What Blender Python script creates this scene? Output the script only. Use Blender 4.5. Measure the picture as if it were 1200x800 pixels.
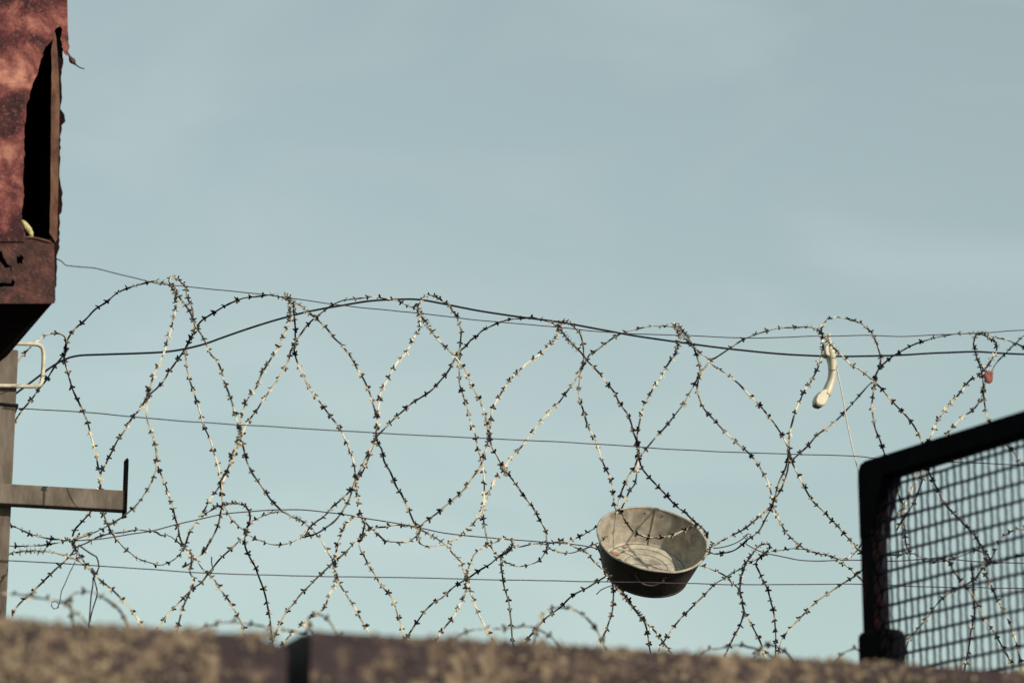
import bpy, math, random
from mathutils import Vector, Matrix, noise
from mathutils.geometry import tessellate_polygon

random.seed(7)
for o in list(bpy.data.objects):
    bpy.data.objects.remove(o)
scene = bpy.context.scene
COL = scene.collection

# ------------------------------------------------------------------ camera
PITCH = math.radians(15.0)
LENS = 100.0
FOCUS = 8.75
CAM = Vector((0, 0, 1.6))
FWD = Vector((0, math.cos(PITCH), math.sin(PITCH)))
UPV = Vector((0, -math.sin(PITCH), math.cos(PITCH)))
RGT = Vector((1, 0, 0))
cd = bpy.data.cameras.new('camera')
cam = bpy.data.objects.new('camera', cd)
COL.objects.link(cam)
cam.location = CAM
cam.rotation_euler = (math.pi / 2 + PITCH, 0, 0)
cd.lens = LENS
cd.sensor_width = 36
cd.sensor_fit = 'HORIZONTAL'
cd.clip_start = 0.1
cd.clip_end = 6000
cd.dof.use_dof = True
cd.dof.focus_distance = FOCUS
cd.dof.aperture_fstop = 2.4
cd.dof.aperture_blades = 0
scene.camera = cam

# ------------------------------------------------------------------ world and sun
TOSUN = Vector((0.69, -0.60, 0.42)).normalized()
w = bpy.data.worlds.new('World')
scene.world = w
w.use_nodes = True
nt = w.node_tree
nt.nodes.clear()
out = nt.nodes.new('ShaderNodeOutputWorld')
bg = nt.nodes.new('ShaderNodeBackground')
bg.inputs['Strength'].default_value = 0.14
sky = nt.nodes.new('ShaderNodeTexSky')
sky.sky_type = 'NISHITA'
sky.sun_disc = False
sky.sun_elevation = math.asin(TOSUN.z)
sky.sun_rotation = math.atan2(TOSUN.x, TOSUN.y)
sky.air_density = 1.1
sky.dust_density = 0.7
sky.ozone_density = 1.0
hs = nt.nodes.new('ShaderNodeHueSaturation')
hs.inputs['Saturation'].default_value = 0.62
tint = nt.nodes.new('ShaderNodeMix')
tint.data_type = 'RGBA'
tint.blend_type = 'MULTIPLY'
tint.inputs['Factor'].default_value = 1.0
tint.inputs[7].default_value = (0.925, 1.0, 0.85, 1)
tc = nt.nodes.new('ShaderNodeTexCoord')
mp = nt.nodes.new('ShaderNodeMapping')
mp.inputs['Scale'].default_value = (5, 5, 13)
nz = nt.nodes.new('ShaderNodeTexNoise')
nz.inputs['Scale'].default_value = 1.3
nz.inputs['Detail'].default_value = 5
nz.inputs['Distortion'].default_value = 0.8
cr = nt.nodes.new('ShaderNodeMapRange')
cr.inputs['From Min'].default_value = 0.48
cr.inputs['From Max'].default_value = 0.80
cr.inputs['To Min'].default_value = 0.0
cr.inputs['To Max'].default_value = 0.22
cl = nt.nodes.new('ShaderNodeMix')
cl.data_type = 'RGBA'
cl.inputs[7].default_value = (7.2, 7.6, 7.2, 1)
L = nt.links.new
L(sky.outputs[0], hs.inputs['Color'])
L(hs.outputs[0], tint.inputs[6])
L(tc.outputs['Generated'], mp.inputs[0])
L(mp.outputs[0], nz.inputs['Vector'])
L(nz.outputs['Fac'], cr.inputs[0])
L(cr.outputs[0], cl.inputs['Factor'])
L(tint.outputs[2], cl.inputs[6])
veil = nt.nodes.new('ShaderNodeMix')          # thin even high haze over the whole sky
veil.data_type = 'RGBA'
veil.inputs['Factor'].default_value = 0.42
veil.inputs[7].default_value = (2.88, 3.64, 3.74, 1)
L(cl.outputs[2], veil.inputs[6])
L(veil.outputs[2], bg.inputs['Color'])
L(bg.outputs[0], out.inputs['Surface'])

sl = bpy.data.lights.new('sun', 'SUN')
sl.energy = 4.2
sl.angle = math.radians(0.5)
sl.color = (1.0, 0.90, 0.74)
so = bpy.data.objects.new('sun', sl)
COL.objects.link(so)
so.rotation_euler = (-TOSUN).to_track_quat('-Z', 'Y').to_euler()
so.location = (6, -4, 9)

vs = scene.view_settings
vs.view_transform = 'Standard'
vs.look = 'None'
vs.exposure = 0.0
vs.gamma = 1.0
vs.use_curve_mapping = False
scene.render.engine = 'CYCLES'
scene.render.resolution_x = 1024
scene.render.resolution_y = 682


# ------------------------------------------------------------------ geometry helpers
def ray(px, py):
    return (FWD + RGT * ((px - 600) / 3333.333) + UPV * ((400 - py) / 3333.333))


class Plane:
    """A vertical plane turned by yaw degrees whose distance on the view axis is known."""
    def __init__(self, dist, yaw):
        a = math.radians(yaw)
        self.t = Vector((math.cos(a), math.sin(a), 0))
        self.n = Vector((-math.sin(a), math.cos(a), 0))
        self.p0 = CAM + FWD * dist
        self.p0.z = 0

    def hit(self, px, py, off=0.0):
        d = ray(px, py)
        k = ((self.p0 + self.n * off - CAM).dot(self.n)) / d.dot(self.n)
        return CAM + d * k

    def sz(self, px, py, off=0.0):
        p = self.hit(px, py, off)
        return (p - self.p0).dot(self.t), p.z

    def at(self, s, off, z):
        p = self.p0 + self.t * s + self.n * off
        return Vector((p.x, p.y, z))


COIL = Plane(8.8, 16.0)      # the vertical plane through the coils
WALL = Plane(5.3, 20.0)      # the front face of the parapet
KERB_Z = 2.72
DECK_Z = 2.20


def link(name, me, material=None, parent=None):
    o = bpy.data.objects.new(name, me)
    COL.objects.link(o)
    if material is not None:
        if len(me.materials) == 0:
            me.materials.append(material)
    if parent is not None:
        o.parent = parent
        top = parent
        while top.parent is not None:
            top = top.parent
        if parent is top and parent.type == 'EMPTY':
            o.matrix_parent_inverse = Matrix.Translation(-parent.location)
    return o


def mesh(name, verts, faces, smooth=False):
    me = bpy.data.meshes.new(name)
    me.from_pydata([tuple(v) for v in verts], [], faces)
    me.update()
    if smooth:
        me.polygons.foreach_set('use_smooth', [True] * len(me.polygons))
    return me


def thing(name, label, cat, loc, group=None):
    o = bpy.data.objects.new(name, None)
    o.empty_display_size = 0.1
    COL.objects.link(o)
    o.location = loc
    return tag(o, label, cat, group)


def tag(o, label, cat, group=None):
    o['label'] = label
    o['category'] = cat
    if group:
        o['group'] = group
    return o


def structure(o):
    o['kind'] = 'structure'
    return o


def bevel(o, width, seg=2):
    m = o.modifiers.new('bevel', 'BEVEL')
    m.width = width
    m.segments = seg
    m.limit_method = 'ANGLE'
    return o


def box_mesh(name, corners8):
    """corners: bottom four (ccw) then top four."""
    f = [(3, 2, 1, 0), (4, 5, 6, 7), (0, 1, 5, 4), (1, 2, 6, 5), (2, 3, 7, 6), (3, 0, 4, 7)]
    return mesh(name, corners8, f)


def pbox(name, plane, s0, s1, o0, o1, z0, z1):
    c = [plane.at(s, o, z) for z in (z0, z1) for s, o in ((s0, o0), (s1, o0), (s1, o1), (s0, o1))]
    return box_mesh(name, c)


def plate(name, outer, holes, to3d, back):
    """A flat plate from 2D outlines; to3d maps (a, b) to a front point, back is the thickness vector."""
    loops = [[Vector((x, y, 0)) for x, y in outer]] + [[Vector((x, y, 0)) for x, y in h] for h in holes]
    tris = tessellate_polygon(loops)
    flat = [p for lp in loops for p in lp]
    n = len(flat)
    front = [to3d(p.x, p.y) for p in flat]
    verts = front + [p + back for p in front]
    faces = []
    for a, b, c in tris:
        nn = (front[b] - front[a]).cross(front[c] - front[a])
        if nn.dot(back) > 0:
            a, b = b, a
        faces.append((a, b, c))
        faces.append((c + n, b + n, a + n))
    i0 = 0
    for lp in loops:
        m = len(lp)
        for i in range(m):
            a, b = i0 + i, i0 + (i + 1) % m
            faces.append((a, b, b + n, a + n))
        i0 += m
    me = mesh(name, verts, faces)
    me.validate()
    import bmesh
    bm = bmesh.new()
    bm.from_mesh(me)
    bmesh.ops.recalc_face_normals(bm, faces=bm.faces)
    bm.to_mesh(me)
    bm.free()
    return me


def catmull(pts, step):
    """Resample a list of tuples (any dimension) along a Catmull-Rom curve; step in units of the first two entries."""
    if len(pts) < 3:
        p, q = pts[0], pts[-1]
        n = max(2, int(math.hypot(q[0] - p[0], q[1] - p[1]) / step))
        return [tuple(a + (b - a) * i / n for a, b in zip(p, q)) for i in range(n + 1)]
    ext = [tuple(2 * a - b for a, b in zip(pts[0], pts[1]))] + list(pts) + \
          [tuple(2 * a - b for a, b in zip(pts[-1], pts[-2]))]
    res = []
    for i in range(1, len(ext) - 2):
        p0, p1, p2, p3 = ext[i - 1:i + 3]
        n = max(1, int(round(math.hypot(p2[0] - p1[0], p2[1] - p1[1]) / step)))
        for k in range(n):
            t = k / n
            res.append(tuple(0.5 * (2 * b + (c - a) * t + (2 * a - 5 * b + 4 * c - d) * t * t +
                                    (-a + 3 * b - 3 * c + d) * t ** 3)
                             for a, b, c, d in zip(p0, p1, p2, p3)))
    res.append(tuple(pts[-1]))
    return res


def tube_mesh(name, pts, rad, sides=6, closed=False):
    verts, faces = [], []
    n = len(pts)
    ref = Vector((0.13, 0.31, 0.94))
    for i, p in enumerate(pts):
        if closed:
            T = pts[(i + 1) % n] - pts[i - 1]
        else:
            T = pts[min(i + 1, n - 1)] - pts[max(i - 1, 0)]
        T.normalize()
        A = T.cross(ref)
        if A.length < 0.1:
            A = T.cross(Vector((1, 0, 0)))
        A.normalize()
        B = T.cross(A)
        r = rad[i] if isinstance(rad, (list, tuple)) else rad
        for k in range(sides):
            a = 2 * math.pi * k / sides
            verts.append(p + A * (r * math.cos(a)) + B * (r * math.sin(a)))
    m = n if closed else n - 1
    for i in range(m):
        j = (i + 1) % n
        for k in range(sides):
            k2 = (k + 1) % sides
            faces.append((i * sides + k, i * sides + k2, j * sides + k2, j * sides + k))
    if not closed:
        faces.append(tuple(range(sides - 1, -1, -1)))
        faces.append(tuple((n - 1) * sides + k for k in range(sides)))
    return mesh(name, verts, faces, True)


def P(text):
    return [tuple(float(v) for v in w.split(',')) for w in text.split()]


# ------------------------------------------------------------------ materials
def material(name, cols, scale=20, detail=6, rough=0.7, metallic=0.0, bump=0.0, bscale=60, pos=None,
             distortion=0.0, stretch=(1, 1, 1), spec=0.3, vary=0.0):
    m = bpy.data.materials.new(name)
    m.use_nodes = True
    t = m.node_tree
    b = t.nodes['Principled BSDF']
    b.inputs['Roughness'].default_value = rough
    b.inputs['Metallic'].default_value = metallic
    b.inputs['Specular IOR Level'].default_value = spec
    c = t.nodes.new('ShaderNodeTexCoord')
    mpn = t.nodes.new('ShaderNodeMapping')
    mpn.inputs['Scale'].default_value = stretch
    t.links.new(c.outputs['Object'], mpn.inputs[0])
    n = t.nodes.new('ShaderNodeTexNoise')
    n.inputs['Scale'].default_value = scale
    n.inputs['Detail'].default_value = detail
    n.inputs['Roughness'].default_value = 0.62
    n.inputs['Distortion'].default_value = distortion
    t.links.new(mpn.outputs[0], n.inputs['Vector'])
    r = t.nodes.new('ShaderNodeValToRGB')
    el = r.color_ramp.elements
    if pos is None:
        pos = [0.32 + 0.36 * i / max(1, len(cols) - 1) for i in range(len(cols))]
    while len(el) < len(cols):
        el.new(0.5)
    for e, p_, c_ in zip(el, pos, cols):
        e.position = p_
        e.color = (*c_, 1)
    src = n.outputs['Fac']
    if vary:
        oi = t.nodes.new('ShaderNodeObjectInfo')
        ma = t.nodes.new('ShaderNodeMath')
        ma.operation = 'MULTIPLY_ADD'
        ma.inputs[1].default_value = vary
        mb = t.nodes.new('ShaderNodeMath')
        mb.operation = 'ADD'
        mb.inputs[1].default_value = -vary / 2
        t.links.new(oi.outputs['Random'], ma.inputs[0])
        t.links.new(src, ma.inputs[2])
        t.links.new(ma.outputs[0], mb.inputs[0])
        src = mb.outputs[0]
    t.links.new(src, r.inputs[0])
    t.links.new(r.outputs[0], b.inputs['Base Color'])
    if bump:
        n2 = t.nodes.new('ShaderNodeTexNoise')
        n2.inputs['Scale'].default_value = bscale
        n2.inputs['Detail'].default_value = 6
        t.links.new(mpn.outputs[0], n2.inputs['Vector'])
        bn = t.nodes.new('ShaderNodeBump')
        bn.inputs['Strength'].default_value = bump
        bn.inputs['Distance'].default_value = 0.01
        t.links.new(n2.outputs['Fac'], bn.inputs['Height'])
        t.links.new(bn.outputs[0], b.inputs['Normal'])
    return m


M = {}
M['asphalt'] = material('asphalt', [(0.035, 0.035, 0.036), (0.06, 0.06, 0.06)], 3, bump=0.3)
M['dark_roof'] = material('dark_roof', [(0.02, 0.019, 0.019), (0.045, 0.042, 0.04)], 6, bump=0.3)  # unseen dark roof surface, made up to cut light bounced onto the wire
M['lichen_stone'] = material('lichen_stone', [(0.040, 0.028, 0.031), (0.060, 0.042, 0.042), (0.12, 0.085, 0.064), (0.27, 0.20, 0.14)],
                             26, 4, 0.95, bump=0.6, bscale=90, pos=[0.40, 0.49, 0.56, 0.66])
def lichen_mask(m):
    t = m.node_tree
    at = t.nodes.new('ShaderNodeAttribute')
    at.attribute_name = 'lichen'
    ma = t.nodes.new('ShaderNodeMath')
    ma.operation = 'MULTIPLY_ADD'
    ma.inputs[1].default_value = 0.16
    ma.inputs[2].default_value = -0.135
    ad = t.nodes.new('ShaderNodeMath')
    r = [n for n in t.nodes if n.type == 'VALTORGB'][0]
    src = r.inputs[0].links[0].from_socket
    t.links.new(at.outputs['Fac'], ma.inputs[0])
    t.links.new(ma.outputs[0], ad.inputs[0])
    t.links.new(src, ad.inputs[1])
    t.links.new(ad.outputs[0], r.inputs[0])


lichen_mask(M['lichen_stone'])
M['lichen'] = material('lichen', [(0.12, 0.088, 0.062), (0.31, 0.24, 0.165)], 40, 4, 0.95, bump=0.5, bscale=120)
M['zinc_tape'] = material('zinc_tape', [(0.008, 0.007, 0.011), (0.022, 0.018, 0.022), (0.22, 0.19, 0.145), (0.62, 0.55, 0.42)],
                          26, 3, 0.6, 0.0, pos=[0.38, 0.485, 0.53, 0.61], vary=0.16, spec=0.1)  # near-black and cream patches stand in for shaded and sunlit tape
M['dark_wire'] = material('dark_wire', [(0.03, 0.022, 0.03), (0.09, 0.07, 0.075)], 15, rough=0.7, spec=0.1)
M['black_cable'] = material('black_cable', [(0.008, 0.008, 0.012), (0.014, 0.014, 0.022)], 15, rough=0.7, spec=0.1)
M['rust_sheet'] = material('rust_sheet', [(0.030, 0.008, 0.010), (0.078, 0.018, 0.020), (0.165, 0.047, 0.042), (0.45, 0.195, 0.145)],
                           9.0, 9, 0.85, bump=0.9, bscale=30, pos=[0.38, 0.46, 0.53, 0.67], distortion=0.5)  # salmon patches paint in the lit bulges of the dented sheet
def flecks(m, scale, col, lo, hi):
    """Small pale flakes of old paint over the base colour."""
    t = m.node_tree
    b = t.nodes['Principled BSDF']
    src = b.inputs['Base Color'].links[0].from_socket
    c = t.nodes.new('ShaderNodeTexCoord')
    n = t.nodes.new('ShaderNodeTexNoise')
    n.inputs['Scale'].default_value = scale
    n.inputs['Detail'].default_value = 3
    mr = t.nodes.new('ShaderNodeMapRange')
    mr.inputs['From Min'].default_value = lo
    mr.inputs['From Max'].default_value = hi
    mr.inputs['To Max'].default_value = 0.34
    mx = t.nodes.new('ShaderNodeMix')
    mx.data_type = 'RGBA'
    mx.inputs[7].default_value = (*col, 1)
    t.links.new(c.outputs['Object'], n.inputs['Vector'])
    t.links.new(n.outputs['Fac'], mr.inputs[0])
    t.links.new(mr.outputs[0], mx.inputs['Factor'])
    t.links.new(src, mx.inputs[6])
    t.links.new(mx.outputs[2], b.inputs['Base Color'])


flecks(M['rust_sheet'], 130, (0.30, 0.16, 0.14), 0.56, 0.70)
flecks(M['rust_sheet'], 95, (0.012, 0.006, 0.007), 0.60, 0.70)
M['rust_panel'] = material('rust_panel', [(0.018, 0.009, 0.009), (0.058, 0.024, 0.021), (0.12, 0.045, 0.037)],
                           22, 8, 0.85, bump=0.6, bscale=90)
flecks(M['rust_panel'], 110, (0.22, 0.13, 0.11), 0.60, 0.72)
M['rust_and_shade'] = material('rust_and_shade', [(0.005, 0.003, 0.004), (0.018, 0.008, 0.008)], 18, 6, 0.95, spec=0.05, bump=0.4)  # dark rust with shade painted in for the tray, interior and end plate
M['rust_edge'] = material('rust_edge', [(0.06, 0.025, 0.018), (0.17, 0.085, 0.055)], 40, 6, 0.9, bump=0.4, stretch=(1, 1, 0.4))
M['foam'] = material('foam', [(0.35, 0.30, 0.12), (0.65, 0.58, 0.32)], 60, 5, 0.9, bump=0.6, bscale=150)
M['weathered_steel'] = material('weathered_steel', [(0.062, 0.048, 0.039), (0.13, 0.104, 0.084), (0.20, 0.168, 0.138)], 16, 8, 0.75, 0.15,
                                bump=0.25, bscale=70, stretch=(1, 1, 0.35))
M['cream_paint'] = material('cream_paint', [(0.42, 0.38, 0.29), (0.66, 0.62, 0.50)], 40, 4, 0.5)
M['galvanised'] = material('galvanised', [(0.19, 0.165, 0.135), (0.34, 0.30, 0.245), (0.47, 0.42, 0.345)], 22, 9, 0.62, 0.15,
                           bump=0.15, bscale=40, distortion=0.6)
M['floor_zinc'] = material('floor_zinc', [(0.22, 0.195, 0.16), (0.39, 0.35, 0.285), (0.51, 0.465, 0.39)], 26, 9, 0.6, 0.1, bump=0.15, bscale=50)  # basin floor, slightly lighter than the inner wall
M['basin_shade'] = material('basin_shade', [(0.022, 0.018, 0.016), (0.075, 0.060, 0.052)], 18, 7, 0.65, 0.2, bump=0.2)  # same basin metal with the shade of its outside put into the colour
M['rust_stain'] = material('rust_stain', [(0.22, 0.10, 0.075), (0.36, 0.23, 0.17)], 60, 5, 0.8)
M['handset_plastic'] = material('handset_plastic', [(0.44, 0.385, 0.27), (0.55, 0.50, 0.37)], 30, 4, 0.42, spec=0.5)
M['handset_dark'] = material('handset_dark', [(0.03, 0.025, 0.02), (0.08, 0.06, 0.05)], 60, 4, 0.6)
M['handset_shade'] = material('handset_shade', [(0.12, 0.095, 0.07), (0.24, 0.20, 0.15)], 60, 4, 0.6)  # darker tan that paints shade under the mouthpiece
M['string'] = material('string', [(0.50, 0.43, 0.32), (0.70, 0.62, 0.48)], 80, 4, 0.8)
M['rust_tag'] = material('rust_tag', [(0.14, 0.04, 0.035), (0.30, 0.11, 0.09)], 70, 5, 0.8, bump=0.5)
M['black_steel'] = material('black_steel', [(0.002, 0.002, 0.003), (0.006, 0.005, 0.006)], 20, 6, 0.9, spec=0.05, bump=0.3)
M['rusty_black'] = material('rusty_black', [(0.004, 0.004, 0.006), (0.008, 0.005, 0.006), (0.045, 0.013, 0.014)], 45, 5, 0.85,
                            bump=0.4, pos=[0.4, 0.54, 0.74], stretch=(1, 1, 0.3), spec=0.05)
M['mesh_wire'] = material('mesh_wire', [(0.010, 0.010, 0.022), (0.026, 0.024, 0.042)], 30, 4, 0.7, 0.0, spec=0.15)

# ------------------------------------------------------------------ setting (ground, roof deck, kerb below the coils)
g = 3000
gnd = link('ground', mesh('ground', [(-g, -g, 0), (g, -g, 0), (g, g, 0), (-g, g, 0)], [(0, 1, 2, 3)]), M['asphalt'])
structure(gnd)
dk = link('roof_deck', pbox('roof_deck', WALL, -4.5, 6.0, 0.012, 9.0, 0.004, DECK_Z), M['dark_roof'])
structure(dk)
kb = link('roof_kerb', pbox('roof_kerb', COIL, -3.2, 3.4, -0.46, 0.60, DECK_Z + 0.002, KERB_Z), M['dark_roof'])
structure(kb)


# ------------------------------------------------------------------ the parapet in front: two lichen-covered lengths with a gap
def wall_block(name, s0, s1, ztop, thick, seed, droop_end, lichen_fn, off=0.0):
    nzs, nts = 44, 22
    zb = DECK_Z + 0.003
    n_s = int((s1 - s0) / 0.0085)
    prof = [(0.0, zb + (ztop - zb) * i / nzs) for i in range(nzs)] + \
           [(thick * i / nts, ztop) for i in range(nts + 1)] + [(thick, zb)]
    verts, faces, amounts = [], [], []
    for i in range(n_s + 1):
        s = s0 + (s1 - s0) * i / n_s
        for o_, z in prof:
            zz = z
            edge = math.exp(-((o_ / 0.03) ** 2)) if z >= ztop else 0
            q = Vector((s * 1.0, o_, z + seed))
            bump = lichen_fn(s, z)
            d = noise.fractal(q * 26, 0.9, 2.1, 4) * (0.002 + 0.006 * bump) + 0.004 * noise.noise(q * 5)
            if z > zb + 0.02:
                if z >= ztop - 0.001:
                    zz += 0.55 * d + 0.005 * noise.noise(Vector((s * 4, 3.3, seed))) - 0.012 * edge
                de = droop_end(s)
                zz -= de * max(0.0, (z - zb) / (ztop - zb)) ** 6
            oo = o_ - (d if o_ < 0.05 else 0.0) if o_ <= 0.001 else o_
            verts.append(WALL.at(s, oo + off, zz))
            amounts.append(bump)
    m = len(prof)
    for i in range(n_s):
        for k in range(m - 1):
            a = i * m + k
            faces.append((a, a + m, a + m + 1, a + 1))
    for base in (0, n_s * m):
        c = len(verts)
        cen = sum((verts[base + k] for k in range(m)), Vector()) / m
        verts.append(cen)
        for k in range(m):
            f = (c, base + k, base + (k + 1) % m)
            faces.append(f if base == 0 else f[::-1])
    me = mesh(name, verts, faces)
    att = me.attributes.new('lichen', 'FLOAT', 'POINT')
    att.data.foreach_set('value', amounts + [0.0] * (len(verts) - len(amounts)))
    return link(name, me, M['lichen_stone'])


sL1, zL = WALL.sz(337, 748)
sL0 = WALL.sz(-260, 728)[0]
zLt = 0.5 * (WALL.sz(20, 727)[1] + WALL.sz(300, 743)[1]) + 0.004
sR0, zR0 = WALL.sz(365, 738)
sR1, zR1 = WALL.sz(1460, 792)
zRt = 0.5 * (zR0 + WALL.sz(1150, 782)[1]) + 0.003
smooth_s0 = WALL.sz(255, 760)[0]


def lichen_left(s, z):
    base = 1.0 if s < smooth_s0 else 0.15
    return base * max(0.2, 0.7 + 0.8 * noise.noise(Vector((s * 7, z * 7, 4))))


def lichen_right(s, z):
    base = min(1.0, 0.1 + max(0.0, (s - sR0 - 0.06)) * 6)
    return base * max(0.1, 0.55 + 0.7 * noise.noise(Vector((s * 7, z * 7, 9))) + 0.9 * noise.noise(Vector((s * 2.3, z * 4, 2))))


wl = wall_block('parapet_wall', sL0, sL1, zLt, 0.21, 0.0,
                lambda s: 0.022 * max(0.0, 1 - (sL1 - s) / 0.09) ** 1.5, lichen_left)
tag(wl, 'lichen-crusted stone parapet left of the black gap, with a smooth dark patch', 'wall', 'parapet walls along the roof edge')
wr = wall_block('parapet_wall', sR0, sR1, zRt, 0.21, 5.0, lambda s: 0.0, lichen_right)
tag(wr, 'long mottled stone parapet right of the black gap, running under the basin', 'wall', 'parapet walls along the roof edge')


def lichen_clumps(parent, s0, s1, zt, count, seed, dens):
    """Small crusty tufts on the face and the top edge."""
    rnd = random.Random(seed)
    verts, faces = [], []
    ico = []
    ph = (1 + 5 ** 0.5) / 2
    for a, b in ((1, ph), (-1, ph), (1, -ph), (-1, -ph)):
        ico += [Vector((0, a, b)), Vector((a, b, 0)), Vector((b, 0, a))]
    ico = [v.normalized() for v in ico]
    fc = []
    for i in range(12):
        for j in range(i + 1, 12):
            for k in range(j + 1, 12):
                if all((ico[x] - ico[y]).length < 1.1 for x, y in ((i, j), (j, k), (i, k))):
                    c = ico[i] + ico[j] + ico[k]
                    f = (i, j, k)
                    if (ico[j] - ico[i]).cross(ico[k] - ico[i]).dot(c) < 0:
                        f = (i, k, j)
                    fc.append(f)
    made = 0
    tries = 0
    while made < count and tries < count * 30:
        tries += 1
        s = rnd.uniform(s0, s1)
        top = rnd.random() < 0.09
        z = zt - 0.001 if top else zt - rnd.random() ** 1.2 * 0.24
        if rnd.random() > dens(s, z):
            continue
        if 0.42 + 0.7 * noise.noise(Vector((s * 9, z * 9, seed))) + 0.8 * noise.noise(Vector((s * 2.3, z * 4, 2))) < rnd.random() * 0.9:
            continue
        o_ = rnd.uniform(0.0, 0.05) if top else -0.001
        r = rnd.uniform(0.0025, 0.0062) * (1.0 + (rnd.random() < 0.12) * 0.8)
        c = WALL.at(s, o_, z)
        b = len(verts)
        rot = Matrix.Rotation(rnd.uniform(0, 6.28), 3, 'Z')
        for v in ico:
            q = rot @ v
            verts.append(c + Vector((q.x * rnd.uniform(0.7, 1.4), q.y * 0.40, q.z * rnd.uniform(0.7, 1.2))) * r)
        faces += [tuple(x + b for x in f) for f in fc]
        made += 1
    o = link('lichen', mesh('lichen', verts, faces), M['lichen'], parent)
    o['kind'] = 'stuff'
    return o


lichen_clumps(wl, sL0, sL1 - 0.01, zLt, 1100, 3,
              lambda s, z: 1.0 if s < smooth_s0 else (0.35 if z > zLt - 0.03 else 0.04))
lichen_clumps(wr, sR0 + 0.005, sR1, zRt, 1000, 8, lambda s, z: min(0.9, 0.05 + max(0, s - sR0 - 0.05) * 4))

# ------------------------------------------------------------------ razor wire
RC = 0.36


def coil_offset(x, y, side):
    yt = 318 + 0.063 * x
    ym = 630 + 0.018 * x
    if y < ym:
        u = (y - (yt + ym) / 2) / ((ym - yt) / 2)
    else:
        u = (y - (ym + 145)) / 145
    f = math.sqrt(max(0.0, 1 - min(1, u * u)))
    if not (y < ym and u < 0):
        f = max(f, 0.22)
    return side * RC * f


def barb_mesh(kind):
    """A flat four-pronged cluster cut from tape: local x along the tape, y across, z out of its face."""
    rnd = random.Random(100 + kind)
    verts, faces = [], []
    for sx, sy in ((1, 1), (1, -1), (-1, 1), (-1, -1)):
        Lp = rnd.uniform(0.0080, 0.0110)
        a = math.radians(rnd.uniform(50, 70))
        d = Vector((sx * math.cos(a), sy * math.sin(a), 0))
        n = Vector((-d.y, d.x, 0))
        lift = sx * sy * rnd.uniform(0.0030, 0.0065)
        b = len(verts)
        tip = d * Lp + Vector((0, 0, lift))
        base = d * 0.0006
        for zt in (-0.0006, 0.0006):
            zv = Vector((0, 0, zt))
            verts += [base - n * 0.0042 + zv, base + n * 0.0042 + zv, tip + n * 0.0021 + zv, tip - n * 0.0021 + zv]
        faces += [(b, b + 1, b + 2, b + 3)[::-1], (b + 4, b + 5, b + 6, b + 7)]
        for i in range(4):
            j = (i + 1) % 4
            faces.append((b + i, b + j, b + 4 + j, b + 4 + i))
    me = mesh('barb', verts, faces)
    me.materials.append(M['zinc_tape'])
    return me


BARBS = [barb_mesh(i) for i in range(12)]


def smooth_list(v, rad):
    n = len(v)
    return [sum(v[max(0, i - rad):min(n, i + rad + 1)]) / (min(n, i + rad + 1) - max(0, i - rad)) for i in range(n)]


def strand_points(parts, plane=COIL, base=0.0, near=False, drop_to=KERB_Z):
    """parts: [(side, text)] traced in the photograph; a side's offset comes from the coil's round section."""
    raw = []
    for side, txt in parts:
        for x, y in P(txt):
            if isinstance(side, str):
                off = float(side)
            elif near:
                off = side
            else:
                off = coil_offset(x, y, side)
            if raw and abs(raw[-1][0] - x) + abs(raw[-1][1] - y) < 1.5:
                continue
            raw.append((x, y, off))
    dense = catmull(raw, 3.0)
    offs = smooth_list([d[2] for d in dense], 9)
    pts = [plane.hit(d[0], d[1], o + base) for d, o in zip(dense, offs)]
    # strands that run down behind the parapet go on to what they stand on
    for end in (0, -1):
        x, y = raw[end][0], raw[end][1]
        if y > 715 and drop_to is not None:
            seq = pts if end == -1 else pts[::-1]
            d = (seq[-1] - seq[-6]).normalized()
            p = seq[-1].copy()
            ext = []
            for k in range(400):
                d = (d * 0.96 + Vector((0, 0, -0.04))).normalized()
                if d.z > -0.05:
                    d.z = -0.05
                p = p + d * 0.008
                if p.z < drop_to:
                    p.z = drop_to
                    ext.append(p.copy())
                    break
                ext.append(p.copy())
            if end == -1:
                pts = pts + ext
            else:
                pts = ext[::-1] + pts
    return pts


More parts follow.
